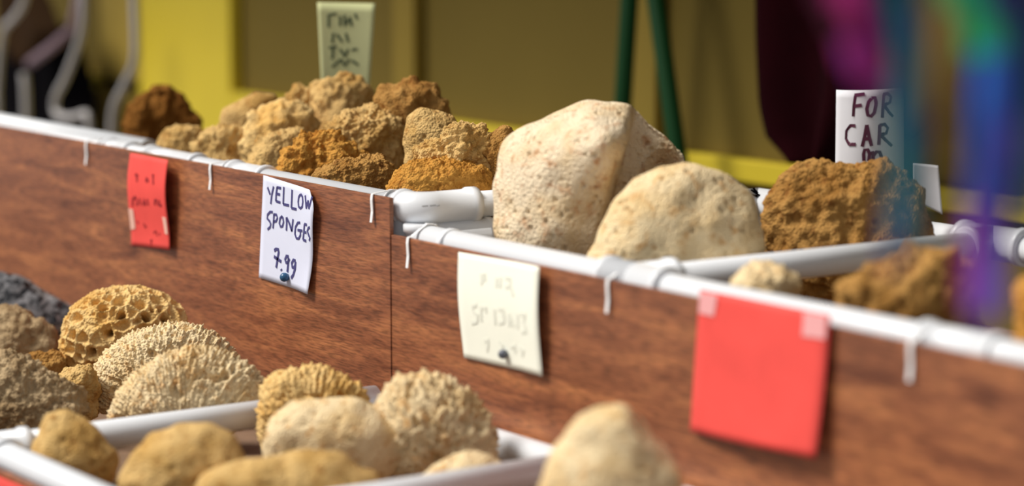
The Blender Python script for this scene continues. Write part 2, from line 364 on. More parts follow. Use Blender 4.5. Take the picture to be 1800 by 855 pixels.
def sponge(label, poly, y, kind, style, seed, n=5, depth=.75, bumps=(), amp=1., fold=None, name='natural_sponge', cat='sponge', group=None, low=None, lump=1.):
    """A sponge whose outline facing the photographer follows poly (px); it stands on the plane Y = y.  The body is a full
    rounded solid; low is the height its hidden underside reaches down to."""
    poly = [tuple(map(float, p)) for p in poly]
    cu = (min(p[0] for p in poly) + max(p[0] for p in poly)) / 2; cv = (min(p[1] for p in poly) + max(p[1] for p in poly)) / 2
    c = hy(cu, cv, y); dist = (c - CAM).dot(FW); s = dist / F_PX
    loc = [((p[0] - cu) * s, -(p[1] - cv) * s) for p in poly]
    if low is not None:                              # stretch the hidden underside down to the tray
        zmin = min(c.z + q[1] for q in loc)
        if abs(zmin - low) > .001 and c.z > low + .01:
            k = (c.z - low) / (c.z - zmin); loc = [(q[0], q[1] * k if q[1] < 0 else q[1]) for q in loc]
    V, Fc = ico(n)
    th = np.arctan2(V[:, 1], V[:, 0]); rho = np.hypot(V[:, 0], V[:, 1])
    r = radial(loc, th)
    size = float(np.mean(radial(loc, np.linspace(-3, 3, 40))))
    T = size * depth
    P = np.stack([r * rho * np.cos(th), r * rho * np.sin(th), V[:, 2] * T], 1)
    if low is not None:                              # flatten a little where it rests
        pass
    for bu, bv, br, ba in bumps:                     # lobes and folds of the front face
        bx, by, R_ = (bu - cu) * s, -(bv - cv) * s, br * s
        g = np.exp(-((P[:, 0] - bx) ** 2 + (P[:, 1] - by) ** 2) / (2 * R_ * R_)) * (V[:, 2] > -.2)
        P[:, 2] += g * ba * np.clip(V[:, 2] + .4, 0, 1)
    if fold:                                         # a step back in the front face along a line: what lies right of it is set back
        (fu0, fv0), (fu1, fv1), fk, fw = fold
        ax, ay, bx2, by2 = (fu0 - cu) * s, -(fv0 - cv) * s, (fu1 - cu) * s, -(fv1 - cv) * s
        ln_ = math.hypot(bx2 - ax, by2 - ay)
        sdist = -((bx2 - ax) * (P[:, 1] - ay) - (by2 - ay) * (P[:, 0] - ax)) / ln_
        sdist = -sdist
        sg = 1 / (1 + np.exp(-np.clip(sdist / (fw * s), -30, 30)))
        P[:, 2] = np.where(P[:, 2] > 0, P[:, 2] * (1 - fk * sg), P[:, 2])
    # normals of the base body
    def normals(P):
        a, b, cc = P[Fc[:, 0]], P[Fc[:, 1]], P[Fc[:, 2]]; fn = np.cross(b - a, cc - a)
        N_ = np.zeros_like(P)
        for k in range(3): np.add.at(N_, Fc[:, k], fn)
        return N_ / (np.linalg.norm(N_, axis=1, keepdims=True) + 1e-12)
    Nn = normals(P)
    rng = random.Random(seed); off = Vector((rng.uniform(-50, 50), rng.uniform(-50, 50), rng.uniform(-50, 50)))
    D = np.zeros(len(P)); nz = noise.noise; vor = noise.voronoi
    sm = lambda a, b, x: (lambda t: t * t * (3 - 2 * t))(min(1, max(0, (x - a) / (b - a))))
    for i in range(len(P)):
        p = Vector(P[i]); q = p + off
        d = lump * size * (.10 * nz(q * (1.3 / size)) + .045 * nz(q * (3.2 / size)))
        if style == 'honeycomb':
            w = q + Vector((nz(q * 90), nz(q * 90 + Vector((9, 3, 1))), 0)) * .0022
            f, cs = vor(w * 58); edge = f[1] - f[0]
            d += .0060 * amp * (1 - sm(.0, .45, edge)) - .0030 * amp
            kc = nz(cs[0] * 3.1)
            if kc > -.02: d -= .030 * amp * (1 - sm(.26, .46, f[0])) * sm(.04, .22, edge)
            else: d -= .0065 * amp * (1 - sm(.15, .55, f[0]))
            g = vor(q * 230)[0]; d += .0022 * amp * (1 - g[0]) + .0016 * nz(q * 420)
        elif style == 'fan':
            # tufts in rows that fan out from the foot
            a = math.atan2(p.y + size * 1.0, p.x); l = math.hypot(p.x, p.y + size)
            wob = nz(q * 30) * .9
            d += .0042 * amp * nz(Vector((a * 42 + wob, l * 60, p.z * 60)) + off) + .0030 * amp * nz(Vector((a * 70 - wob, l * 120, p.z * 110)) + off)
            h = vor(q * 280)[0]; d += .0032 * amp * (.5 - h[0]) * (.5 + .5 * sm(.9, 1.6, l / size))
            k6 = nz(q * 60)
            if k6 > .30: d -= .007 * amp * sm(.30, .50, k6)
        elif style == 'tuft':
            g = vor(q * 105)[0]; d += .0060 * amp * (.55 - g[0])
            h = vor(q * 250)[0]; d += .0042 * amp * (.5 - h[0])
            d += .004 * amp * nz(q * 45)
        elif style == 'pore':
            g = vor(q * 85)[0]
            if nz(vor(q * 85)[1][0] * 2.3) > -.06: d -= .0065 * amp * (1 - sm(.08, .32, g[0]))
            h = vor(q * 210)[0]; d -= .0022 * amp * (1 - sm(.05, .40, h[0]))
            d += .004 * amp * nz(q * 30)
        elif style == 'ridge':
            a = math.atan2(p.y + size * .9, p.x)
            d += .0042 * amp * nz(Vector((a * 9, p.z * 25, 0)) + off) + .0075 * amp * nz(q * 34) + .005 * amp * nz(q * 75)
            g = vor(q * 130)[0]; d += .0062 * amp * (.5 - g[0])
            h = vor(q * 260)[0]; d += .0030 * amp * (.5 - h[0])
        D[i] = d
    P = P + Nn * D[:, None]
    # into world axes round the centre
    Wd = P[:, :1] * np.array(RT) + P[:, 1:2] * np.array(UP) - P[:, 2:3] * np.array(FW)
    me = bpy.data.meshes.new(name); me.vertices.add(len(P)); me.vertices.foreach_set('co', Wd.ravel())
    me.loops.add(Fc.size); me.polygons.add(len(Fc)); me.loops.foreach_set('vertex_index', Fc.ravel())
    me.polygons.foreach_set('loop_start', np.arange(0, Fc.size, 3)); me.polygons.foreach_set('loop_total', np.full(len(Fc), 3))
    me.update(); me.validate()
    o = link(name, me, SP[kind], smooth=True); o.location = c
    tag(o, label, cat, group)
    mn, mx = Wd.min(0) + np.array(c), Wd.max(0) + np.array(c)
    SPONGES.append(o)
    print('SP %-62s c=(%.2f %.2f %.2f) d=%.2f size=%.3f x[%.2f %.2f] y[%.2f %.2f] z[%.3f %.3f]' % (label[:62], *c, dist, size, mn[0], mx[0], mn[1], mx[1], mn[2], mx[2]))
    return o
t1 = lambda y: TR1[0] + TR1[1] * y
t2 = lambda y: TR2[0] + TR2[1] * y
G1, G2, G3 = 'sponges heaped in the tall bin', 'sponges in the lower-rimmed bin', 'sponges in the front rack'
def s1(label, poly, y, kind, style, seed, **k): return sponge(label, poly, y, kind, style, seed, group=G1, low=t1(y) + .008, **{'depth': .55, **k})
def s2(label, poly, y, kind, style, seed, **k): return sponge(label, poly, y, kind, style, seed, group=G2, low=t2(y) + .010, **k)
def s3(label, poly, y, kind, style, seed, **k): return sponge(label, poly, y, kind, style, seed, group=G3, low=TZ + .008, **k)
# tall bin, back to front
s1('dark umber split sponge at the far end of the tall bin, before the yellow post', [(212,215),(225,190),(250,165),(275,152),(300,153),(325,168),(345,195),(358,225),(350,262),(300,270),(240,262)], 0.200, 'umber', 'ridge', 1, fold=((262, 150), (270, 260), .5, 4))
s1('small beige sponge resting on the rim beside the dark umber sponge', [(275,250),(292,230),(318,218),(345,222),(362,240),(360,280),(300,280)], 0.095, 'tan', 'tuft', 2)
s1('beige ribbed sponge on the rim beyond the orange-yellow sponge', [(338,262),(350,238),(375,222),(410,215),(432,225),(440,260),(438,300),(350,295)], 0.100, 'tan', 'ridge', 3)
s1('pale tan sponge with a low sloping back, behind the orange-yellow sponge', [(376,222),(390,190),(420,172),(455,162),(485,165),(495,190),(485,250),(385,255)], 0.180, 'tan', 'pore', 4)
s1('orange-yellow sponge between the pale tan and the crowning sponge', [(424,225),(432,200),(460,188),(500,182),(530,180),(555,195),(560,230),(540,275),(470,290),(430,270)], 0.152, 'honey', 'ridge', 5)
s1('pale sandy sponge tucked in front of the orange-yellow sponge', [(436,268),(452,240),(490,226),(530,224),(548,245),(545,300),(450,300)], 0.100, 'tan', 'tuft', 6)
s1('olive-tan sponge crowning the heap just below the pale yellow card', [(540,170),(548,148),(575,132),(605,127),(635,138),(652,165),(650,205),(620,225),(565,220),(545,200)], 0.255, 'tan', 'ridge', 7)
s1('little pointed sponge leaning against the crowning olive-tan sponge', [(492,195),(500,165),(518,148),(538,152),(556,172),(560,205),(530,220),(500,215)], 0.215, 'tan', 'ridge', 8)
s1('beige knobbly sponge in the middle of the heap', [(573,222),(590,202),(620,190),(655,186),(690,196),(712,222),(718,255),(700,285),(640,292),(590,275)], 0.190, 'tan', 'tuft', 9, n=6, amp=1.5)
s1('brown domed sponge at the back of the heap', [(658,180),(668,155),(695,143),(730,140),(765,152),(788,180),(792,215),(740,235),(670,220)], 0.260, 'brown', 'ridge', 10)
s1('orange-tan sponge with a flat left face under the brown domed sponge', [(712,235),(718,205),(738,190),(765,192),(795,205),(812,235),(800,285),(740,295),(715,270)], 0.205, 'tan', 'pore', 11)
s1('tan furrowed sponge above the rusty sponge at the corner elbow', [(735,270),(755,245),(790,222),(815,211),(845,222),(863,255),(868,290),(860,330),(800,340),(745,310)], 0.140, 'tan', 'ridge', 12, n=6, amp=1.3)
s1('rusty orange ribbed sponge on the rim beside the yellow sponges notice', [(484,290),(500,262),(525,238),(560,222),(590,228),(620,250),(640,270),(640,310),(590,330),(500,315)], 0.090, 'orange', 'ridge', 13, n=6, amp=1.3)
s1('low tan sponge lying against the rim in front of the rusty ribbed sponge', [(546,308),(570,290),(600,280),(640,270),(675,275),(697,300),(690,335),(640,350),(570,340)], 0.078, 'brown', 'tuft', 14, n=6)
s1('rusty brown bristly sponge lying behind the corner elbow', [(672,328),(700,300),(725,280),(770,275),(820,285),(855,300),(868,325),(862,360),(780,372),(700,360)], 0.104, 'orange', 'tuft', 15, n=6)
s1('shaded brown sponge mostly hidden behind the huge cream sponge', [(838,300),(846,250),(870,228),(895,225),(920,260),(920,320),(870,330)], 0.190, 'brown', 'ridge', 16)
# lower-rimmed bin
s2('huge cream sponge with pitted sides, tallest of all', [(868,320),(875,280),(893,248),(925,222),(965,205),(1000,190),(1035,180),(1080,180),(1112,187),(1140,215),(1180,245),(1205,275),(1190,340),(1130,420),(1050,470),(950,475),(885,440),(868,380)], 0.175, 'pale', 'pore', 17, n=7, depth=.85, fold=((1112, 180), (1062, 400), .97, 3), bumps=((1055, 255, 50, .055), (1155, 300, 36, -.11)), lump=.5)
s2('big rounded tan-cream sponge leaning before the huge cream sponge', [(1012,455),(1040,410),(1075,350),(1110,312),(1160,288),(1200,281),(1260,300),(1310,330),(1338,380),(1342,430),(1320,480),(1200,510),(1060,500)], 0.148, 'cream', 'pore', 18, n=6, depth=.55, lump=.7)
s2('brown matted sponge standing before the car card', [(1335,400),(1345,350),(1375,310),(1420,282),(1460,281),(1510,281),(1560,290),(1610,320),(1640,370),(1645,420),(1600,475),(1450,485),(1350,460)], 0.425, 'brown', 'ridge', 19, n=6, depth=.42, amp=1.0)
s2('small pale sponge low behind the rim next to the divider pipe', [(1285,490),(1305,468),(1340,458),(1380,465),(1405,485),(1405,520),(1300,525)], 0.086, 'cream', 'tuft', 20)
s2('ribbed brown sponge lying in the compartment past the divider pipe', [(1478,500),(1510,470),(1560,445),(1620,430),(1680,430),(1712,470),(1715,530),(1690,570),(1560,570),(1490,540)], .125, 'brown', 'ridge', 21, amp=1.5, depth=.6)
s2('orange-brown sponge at the open end of the lower-rimmed bin', [(1785,560),(1790,510),(1815,480),(1870,480),(1900,530),(1890,600),(1800,610)], .085, 'orange', 'tuft', 22)
# front rack, far compartment
s3('brownish grey sponge beside the speckled bag', [(-60,560),(-30,540),(10,535),(50,548),(90,575),(112,610),(110,650),(40,670),(-50,640)], -0.215, 'grey', 'ridge', 23)
s3('small ochre sponge in front of the brownish grey sponge', [(42,640),(60,620),(95,615),(122,630),(125,665),(60,670)], -.245, 'brown', 'tuft', 24)
s3('golden honeycomb sponge with deep round holes', [(107,600),(115,570),(130,540),(160,518),(200,507),(245,505),(290,520),(325,550),(332,590),(290,640),(200,655),(140,640),(112,622)], -0.145, 'honey', 'honeycomb', 25, n=7, depth=.7, lump=.5)
s3('cream frilled sponge sandwiched behind the scallop-shaped sponge', [(153,680),(165,640),(195,605),(240,580),(300,567),(345,568),(390,590),(418,620),(425,680),(380,740),(250,760),(170,740)], -.205, 'cream', 'fan', 26, n=7, depth=.5, lump=.5)
s3('scallop-shaped cream sponge leaning on the divider pipe', [(186,735),(205,695),(240,650),(290,620),(340,607),(390,612),(430,632),(462,655),(465,690),(450,740),(350,775),(230,770)], -0.252, 'cream', 'fan', 27, n=7, depth=.45, lump=.5)
s3('grey-brown shaggy sponge behind the near end of the divider pipe', [(-60,700),(-50,640),(0,617),(50,632),(100,660),(140,690),(152,725),(130,770),(40,790),(-50,770)], -0.405, 'grey', 'tuft', 28, n=6, depth=.6, amp=1.4)
s3('small brown bristly sponge between the shaggy and the frilled sponge', [(92,690),(105,655),(135,640),(160,645),(175,680),(172,730),(120,745)], -0.315, 'tan', 'tuft', 29, n=5)
# front rack, middle compartment
s3('small pear-shaped tan sponge by the front rail', [(48,800),(70,760),(85,730),(120,718),(150,735),(180,768),(205,800),(200,850),(150,880),(80,860)], -0.478, 'tan', 'pore', 30)
s3('plump tan sponge next to the pear-shaped sponge', [(208,850),(225,800),(260,765),(310,745),(370,742),(410,765),(432,800),(430,870),(320,910),(220,900)], -0.425, 'tan', 'pore', 31)
s3('yellow sponge with a fringed edge right of the scallop-shaped sponge', [(453,740),(458,690),(480,655),(515,640),(560,643),(610,660),(645,690),(655,730),(620,790),(520,800),(460,780)], -0.168, 'honey', 'fan', 32, n=6, depth=.45)
s3('broad cream sponge slumped in front of the fringed yellow sponge', [(455,790),(475,735),(510,705),(570,692),(630,700),(680,725),(720,760),(725,810),(690,850),(560,870),(470,850)], -.225, 'cream', 'pore', 33, depth=.5)
s3('cream frilled sponge leaning below the cream notice', [(648,720),(672,685),(705,660),(750,656),(800,668),(835,690),(860,730),(878,770),(870,820),(790,850),(690,840),(655,790)], -0.125, 'cream', 'fan', 34, n=6, depth=.5, amp=1.4)
s3('long low tan sponge lying foremost between the plump and the slumped sponge', [(330,880),(370,830),(430,805),(520,795),(600,798),(660,830),(690,875),(650,930),(480,950),(350,930)], -.36, 'tan', 'pore', 35, depth=.5)
s3('low cream sponge by the middle divider pipe', [(725,850),(760,815),(820,790),(870,795),(900,825),(890,870),(780,890)], -0.168, 'cream', 'pore', 36, depth=.5)
s3('peaked cream sponge standing below the blank red notice', [(950,850),(970,790),(1000,755),(1050,720),(1095,713),(1130,740),(1165,790),(1195,840),(1210,900),(1150,960),(1000,960),(950,910)], -.20, 'cream', 'pore', 37, depth=.6)

# ------------------------------------------------------------------ notices
def sheet(name, label, cat, corners, p0, n, m, curl=None, strokes=(), thick=.0005, nx=14, nz=18, cut=None, group=None, extra=None):
    """paper sheet on the plane (p0, n); corners TL TR BR BL in px; curl(s, t) lifts it off the plane.
    strokes: list of (material, width in metres, [polyline px ...])"""
    n = Vector(n).normalized(); ex = ZZ.cross(n).normalized()
    if ex.dot(RT) < 0: ex = -ex
    Q = [hit(u, v, p0, n) for u, v in corners]
    base = sum(Q, Vector()) / 4
    curl = curl or (lambda s, t: 0)
    root = thing(name, label, cat, (base.x, base.y, min(q.z for q in Q)), group)
    def surf(s, t):
        p = Q[0] * (1 - s) * (1 - t) + Q[1] * s * (1 - t) + Q[2] * s * t + Q[3] * (1 - s) * t
        return p + n * curl(s, t)
    def inv(P):                                      # inverse bilinear by Newton steps
        s = t = .5
        for _ in range(12):
            p = Q[0] * (1 - s) * (1 - t) + Q[1] * s * (1 - t) + Q[2] * s * t + Q[3] * (1 - s) * t
            e = P - p
            ds = (Q[1] - Q[0]) * (1 - t) + (Q[2] - Q[3]) * t; dt = (Q[3] - Q[0]) * (1 - s) + (Q[2] - Q[1]) * s
            a, b, d = ds.dot(ds), ds.dot(dt), dt.dot(dt); r1_, r2_ = e.dot(ds), e.dot(dt)
            det = a * d - b * b
            s += (r1_ * d - r2_ * b) / det; t += (a * r2_ - b * r1_) / det
        return s, t
    bm = bmesh.new(); fr = {}; bk = {}
    for i in range(nx + 1):
        for j in range(nz + 1):
            s, t = i / nx, j / nz
            if cut: s, t = cut(s, t)
            p = surf(s, t); fr[i, j] = bm.verts.new(p + n * thick); bk[i, j] = bm.verts.new(p)
    for i in range(nx):
        for j in range(nz):
            bm.faces.new((fr[i, j], fr[i + 1, j], fr[i + 1, j + 1], fr[i, j + 1])); bm.faces.new((bk[i, j], bk[i, j + 1], bk[i + 1, j + 1], bk[i + 1, j]))
    ring = [(i, 0) for i in range(nx)] + [(nx, j) for j in range(nz)] + [(i, nz) for i in range(nx, 0, -1)] + [(0, j) for j in range(nz, 0, -1)]
    for k in range(len(ring)):
        a, b = ring[k], ring[(k + 1) % len(ring)]
        bm.faces.new((fr[a], bk[a], bk[b], fr[b]))
    bmesh.ops.remove_doubles(bm, verts=bm.verts, dist=1e-6)
    obj('paper', bm, m, root, True)
    def on(u, v, lift):
        s, t = inv(hit(u, v, p0, n)); return surf(s, t) + n * lift
    for sname, sm_, wd, lines in strokes:
        bm = bmesh.new()
        for ln in lines:
            pts = []
            for (u0, v0), (u1, v1) in zip(ln, ln[1:]):
                k = max(1, int(math.hypot(u1 - u0, v1 - v0) / 5))
                pts += [(u0 + (u1 - u0) * q / k, v0 + (v1 - v0) * q / k) for q in range(k)]
            pts.append(ln[-1])
            W3 = [on(u, v, thick + .0003) for u, v in pts]; va = []
            for i, p in enumerate(W3):
                t = (W3[min(i + 1, len(W3) - 1)] - W3[max(i - 1, 0)]).normalized(); sd_ = n.cross(t).normalized() * wd / 2
                va.append([bm.verts.new(p + sd_), bm.verts.new(p - sd_), bm.verts.new(p - sd_ + n * .0003), bm.verts.new(p + sd_ + n * .0003)])
            for i in range(len(va) - 1):
                for k in range(4): bm.faces.new((va[i][k], va[i][(k + 1) % 4], va[i + 1][(k + 1) % 4], va[i + 1][k]))
            bm.faces.new(va[0]); bm.faces.new(va[-1][::-1])
        obj(sname, bm, sm_, root)
    return root, on, n
def crop(x0, y0, k, lines): return [[(x0 + a / k, y0 + b / k) for a, b in ln] for ln in lines]
PN = Vector((0, -1, 0))
PP = (0, -.0072, 0)
def tack(root, on, n, u, v, m, r):
    bm = bmesh.new(); p = on(u, v, 0)
    bmesh.ops.create_uvsphere(bm, u_segments=16, v_segments=10, radius=r, matrix=Matrix.Translation(p + n * r * .9))
    tube(bm, [p + n * .0003, p + n * r * 1.1], [r * .75, r * .6], 12)
    obj('push_pin', bm, m, root, True)

# yellow sponges notice
L = crop(430, 290, 3.565, [
    [(152,140),(168,185)], [(190,135),(178,190),(172,245)],                                     # Y
    [(212,140),(206,180),(204,228)], [(210,140),(236,146)], [(207,180),(230,186)], [(204,226),(232,236)],   # E
    [(254,138),(252,190),(250,246)], [(250,246),(286,254)],                                     # L
    [(306,155),(304,210),(301,270)], [(301,270),(334,278)],                                     # L
    [(362,184),(350,200),(346,232),(350,262),(362,272),(376,262),(380,230),(376,200),(364,184)],   # O
    [(396,190),(402,230),(408,272)], [(408,272),(420,222)], [(420,222),(430,274)], [(430,274),(450,196)],   # W
    [(184,296),(168,294),(152,312),(150,336),(164,352),(172,370),(168,390),(152,404)],          # S
    [(192,308),(190,350),(186,398)], [(190,310),(208,312),(214,332),(206,352),(190,356)],       # P
    [(242,322),(230,336),(226,366),(234,388),(246,384),(252,358),(248,332),(240,322)],          # O
    [(270,412),(272,366),(270,328)], [(272,330),(290,370),(304,416)], [(304,416),(308,376),(312,340)],   # N
    [(360,362),(344,362),(328,390),(324,432),(334,460),(350,462),(362,440),(362,410)], [(342,408),(376,412)],   # G
    [(394,370),(388,420),(380,470)], [(394,370),(412,374)], [(388,418),(406,424)], [(380,468),(402,476)],   # E
    [(436,390),(424,394),(416,414),(424,438),(432,456),(426,476)]])                             # S
L2 = crop(430, 290, 3.565, [
    [(194,538),(204,528),(220,530),(222,545),(216,580),(206,645)], [(192,574),(214,590),(238,606)],   # 7
    [(237,652),(240,664)],                                                                      # .
    [(284,575),(270,572),(262,592),(268,612),(280,612),(288,590),(284,577),(280,630),(276,672)],   # 9
    [(328,602),(314,596),(304,616),(308,642),(320,644),(328,622),(328,602),(326,650),(314,690),(300,710)]])   # 9
def cut_tr(s, t):
    if s > .86 and t < .14:
        lim = .86 + .14 * (t / .14); s = min(s, lim)
    return s, t
yw, on, n_ = sheet('price_notice', 'bluish white notice lettered YELLOW SPONGES 7.99, pinned with a blue tack', 'sign', [(465, 308), (563, 338), (549, 517), (457, 488)], PP, PN, M['paper_white'],
      curl=lambda s, t:   .006 * max(0, s - .6) ** 1.5 * 3 * (1 + .5 * math.sin(t * 7)) + .0012, strokes=[('lettering', M['ink'], .0036, L), ('price', M['ink'], .0046, L2)], cut=cut_tr)
tack(yw, on, n_, 507.5, 487, M['tack'], .0062)

# red notice with dark red lettering
R_ = crop(210, 240, 4.075, [[(160,270),(168,322)], [(150,275),(160,270),(172,282)], [(240,290),(236,325)], [(246,300),(256,322)], [(292,272),(298,340)], [(284,280),(300,276)],
    [(120,500),(128,445),(150,430),(162,470),(150,490)], [(180,440),(184,490)], [(205,492),(214,448),(226,490)], [(240,445),(246,490)],
    [(300,490),(304,455),(320,450),(328,488)], [(345,452),(342,490),(360,488)]])
R2_ = crop(210, 240, 4.075, [[(190,620),(196,650),(208,640)], [(140,605),(150,622)], [(262,690),(275,680)], [(285,672),(292,712)], [(310,690),(318,706)], [(240,735),(240,785)], [(232,748),(250,745)]])
rd, on, n_ = sheet('price_notice', 'narrow watermelon red notice with smeared dark lettering, hung at the far end', 'sign', [(234, 269), (309, 281), (307, 439), (231, 432)], PP, PN, M['paper_red'],
      curl=lambda s, t: .004 + .008 * s * s + .004 * math.sin(t * 5), strokes=[*[('letter', M['inkred'], .0045, R_[k:k + 2]) for k in (0, 2, 4)], ('lettering', M['inkred'], .0045, R_[6:]), ('price', M['inkred'], .0028, R2_)])
tape_later = (rd, on, n_)
# cream notice, ink faded to almost nothing
Cc = crop(790, 430, 3.563, [[(225,190),(228,250)], [(218,195),(250,188),(252,215),(228,222)], [(320,205),(322,265)], [(345,200),(345,268)], [(375,210),(405,212),(405,262),(378,262)], [(412,270),(430,320)],
    [(200,375),(170,385),(180,420),(205,440),(195,480),(160,490)], [(225,385),(225,480)], [(228,390),(260,395),(256,425)], [(310,400),(312,500)], [(335,400),(365,405),(368,480),(335,490)], [(400,430),(402,510)], [(404,432),(430,512)], [(460,430),(455,525)], [(480,430),(515,435),(500,480),(515,540),(480,545)],
    [(235,600),(262,595),(245,670)], [(330,605),(352,640)], [(400,640),(430,630),(425,680)], [(455,640),(485,660),(470,700)]])
cr_, on, n_ = sheet('price_notice', 'cream notice with faded writing, pinned with a dark tack', 'sign', [(810, 443), (958, 468), (960, 661), (817, 629)], PP, PN, M['paper_cream'],
      curl=lambda s, t: .003 + .010 * max(0, s - .7) * 1.5 + .003 * math.sin(t * 4), strokes=[('lettering', M['faint'], .0045, Cc)])
tack(cr_, on, n_, 893, 622, M['tackg'], .0058)
# blank red notice
br_, on, n_ = sheet('price_notice', 'large blank watermelon red notice taped at its corners', 'sign', [(1236, 508), (1465, 553), (1452, 803), (1219, 757)], PP, PN, M['paper_red'],
      curl=lambda s, t: .004 + .006 * math.sin(s * 3.1) * t + .010 * s * t * t)
def tape(root, on, n, quad, m=None):
    bm = bmesh.new(); k = 5; vs = {}
    for i in range(k + 1):
        for j in range(k + 1):
            s, t = i / k, j / k
            u = (quad[0][0] * (1 - s) + quad[1][0] * s) * (1 - t) + (quad[3][0] * (1 - s) + quad[2][0] * s) * t
            v = (quad[0][1] * (1 - s) + quad[1][1] * s) * (1 - t) + (quad[3][1] * (1 - s) + quad[2][1] * s) * t
            vs[i, j] = (bm.verts.new(on(u, v, .0009)), bm.verts.new(on(u, v, .0014)))
    for i in range(k):
        for j in range(k):
            for z in (0, 1): bm.faces.new((vs[i, j][z], vs[i + 1, j][z], vs[i + 1, j + 1][z], vs[i, j + 1][z]))
    obj('tape', bm, m or M['tape'], root)
tape(br_, on, n_, [(1237, 512), (1268, 518), (1262, 556), (1235, 550)])
tape(br_, on, n_, [(1420, 547), (1460, 555), (1458, 596), (1418, 590)])
M['bleach'] = plain('bleached_red_paper', (.86, .50, .40), .8)
tape(*tape_later, [(232, 366), (240, 368), (240, 402), (232, 404)], M['bleach'])
tape(*tape_later, [(297, 380), (305, 382), (305, 412), (299, 410)], M['bleach'])
# red notice on the front panel below the rail
sheet('price_notice', 'red notice hung below the front rail of the front rack', 'sign', [(-60, 812), (66, 866), (62, 960), (-60, 920)], (0, YF - .0275, 0), PN, M['paper_red'], curl=lambda s, t: .002)
# cards that stand among the sponges, turned to the customer
NF = -FH
pf = hy(1525, 230, .515)
Fo = crop(1440, 140, 3.286, [[(212,92),(204,150),(200,215)], [(205,92),(262,84)], [(206,155),(246,148)],
    [(300,110),(284,130),(274,170),(280,205),(300,212),(318,190),(328,140),(322,106),(300,108)],
    [(372,88),(368,150),(364,222)], [(370,90),(398,84),(416,104),(410,134),(374,152)], [(376,152),(402,190),(430,220)],
    [(210,268),(184,268),(164,300),(162,345),(176,376),(212,376)],
    [(248,388),(262,330),(274,262)], [(274,262),(288,330),(302,384)], [(256,345),(292,340)],
    [(350,262),(348,320),(344,378)], [(350,266),(380,260),(396,282),(388,312),(350,322)], [(356,322),(390,358),(424,390)],
    [(258,470),(256,430),(262,406),(280,404),(290,430),(286,470)], [(308,480),(312,440),(306,414)], [(312,440),(330,418),(350,420),(362,455)]])
sheet('car_card', 'white card lettered FOR CAR standing behind the brown matted sponge', 'sign', [(1473, 160), (1594, 157), (1594, 420), (1470, 420)], pf, NF, M['card'],
      curl=lambda s, t: -.022 * (s - .45) ** 2 * 4, strokes=[('lettering', M['ink2'], .0044, Fo)])
pw = hy(1632, 330, .535)
sheet('small_card', 'small white card standing beside the car card', 'sign', [(1606, 287), (1648, 291), (1655, 376), (1606, 352)], pw, NF, M['card'], curl=lambda s, t: .006 * s * s)
small = [o for o in bpy.data.objects if o.name.startswith('small_card')][0]
bm = bmesh.new(); q_ = hit(1622, 345, pw, NF) - NF * .003; tube(bm, [q_ + ZZ * .02, Vector((q_.x, q_.y, t2(0) + .002))], .002, 8); obj('stick', bm, M['tray'], small)
pp = hy(605, 70, .33)
Pl = [[(578,25),(578,48)], [(580,26),(592,24)], [(598,28),(598,46)], [(606,26),(606,46),(616,30),(618,46)], [(624,24),(628,34)], [(586,58),(584,76)], [(592,60),(602,74)], [(608,58),(612,74)], [(578,84),(592,82)], [(586,84),(584,104)], [(598,86),(606,100),(612,86)], [(618,88),(628,86)],
      [(584,118),(600,104)], [(600,104),(606,116),(614,104)], [(618,106),(630,114)]]
sheet('tall_card', 'pale yellow card with blurred lines of writing above the heap', 'sign', [(558, 4), (660, 6), (640, 300), (572, 300)], pp, NF, M['paper_pale'], curl=lambda s, t: .01 * (s - .5) ** 2, strokes=[('lettering', M['inkgreen'], .004, Pl)])
# ------------------------------------------------------------------ speckled bag in the front rack
def bag():
    m, N, Lk, B = mat('speckled_plastic')
    tc = N.new('ShaderNodeTexCoord'); v = N.new('ShaderNodeTexVoronoi'); v.inputs['Scale'].default_value = 150; Lk.new(tc.outputs['Object'], v.inputs['Vector'])
    cr = N.new('ShaderNodeValToRGB'); e = cr.color_ramp.elements; e[0].position = .25; e[0].color = (.008, .008, .010, 1); e[1].position = .8; e[1].color = (.26, .26, .27, 1)
    Lk.new(v.outputs['Color'], cr.inputs[0]); Lk.new(cr.outputs[0], B.inputs['Base Color']); B.inputs['Roughness'].default_value = .22
    poly = [(-60, 520), (-40, 488), (0, 478), (40, 490), (85, 515), (130, 540), (150, 580), (120, 640), (0, 650), (-60, 610)]
    SP['bag'] = m
    o = sponge('crumpled black and grey speckled plastic bag at the foot of the panel', poly, -.10, 'bag', 'pore', 71, depth=.5, amp=.5, name='speckled_bag', cat='bag', low=TZ + .004)
bag()

# ------------------------------------------------------------------ things by the back wall
# green A-frame stand
ys = WALLY - .12
st = thing('folding_stand', 'green painted A-frame stand in front of the back wall', 'stand', (hy(1140, 200, ys).x, ys, FLOOR))
a0, a1 = hy(1106, 0, ys), hy(1095, 180, ys); b0, b1 = hy(1153, 0, ys), hy(1188, 250, ys)
def ext(p, q, z): return p + (q - p) * ((z - p.z) / (q.z - p.z))
ta = ext(a0, a1, .98); tb = ext(b0, b1, .98)
for p, q in ((a0, a1), (b0, b1)):
    bm = bmesh.new(); lo = ext(p, q, FLOOR); hi = ext(p, q, .98); tube(bm, [lo, hi], .0165, 12); obj('leg', bm, M['green'], st, True)
bm = bmesh.new(); tube(bm, [ta, tb], .016, 12); obj('crossbar', bm, M['green'], st, True)

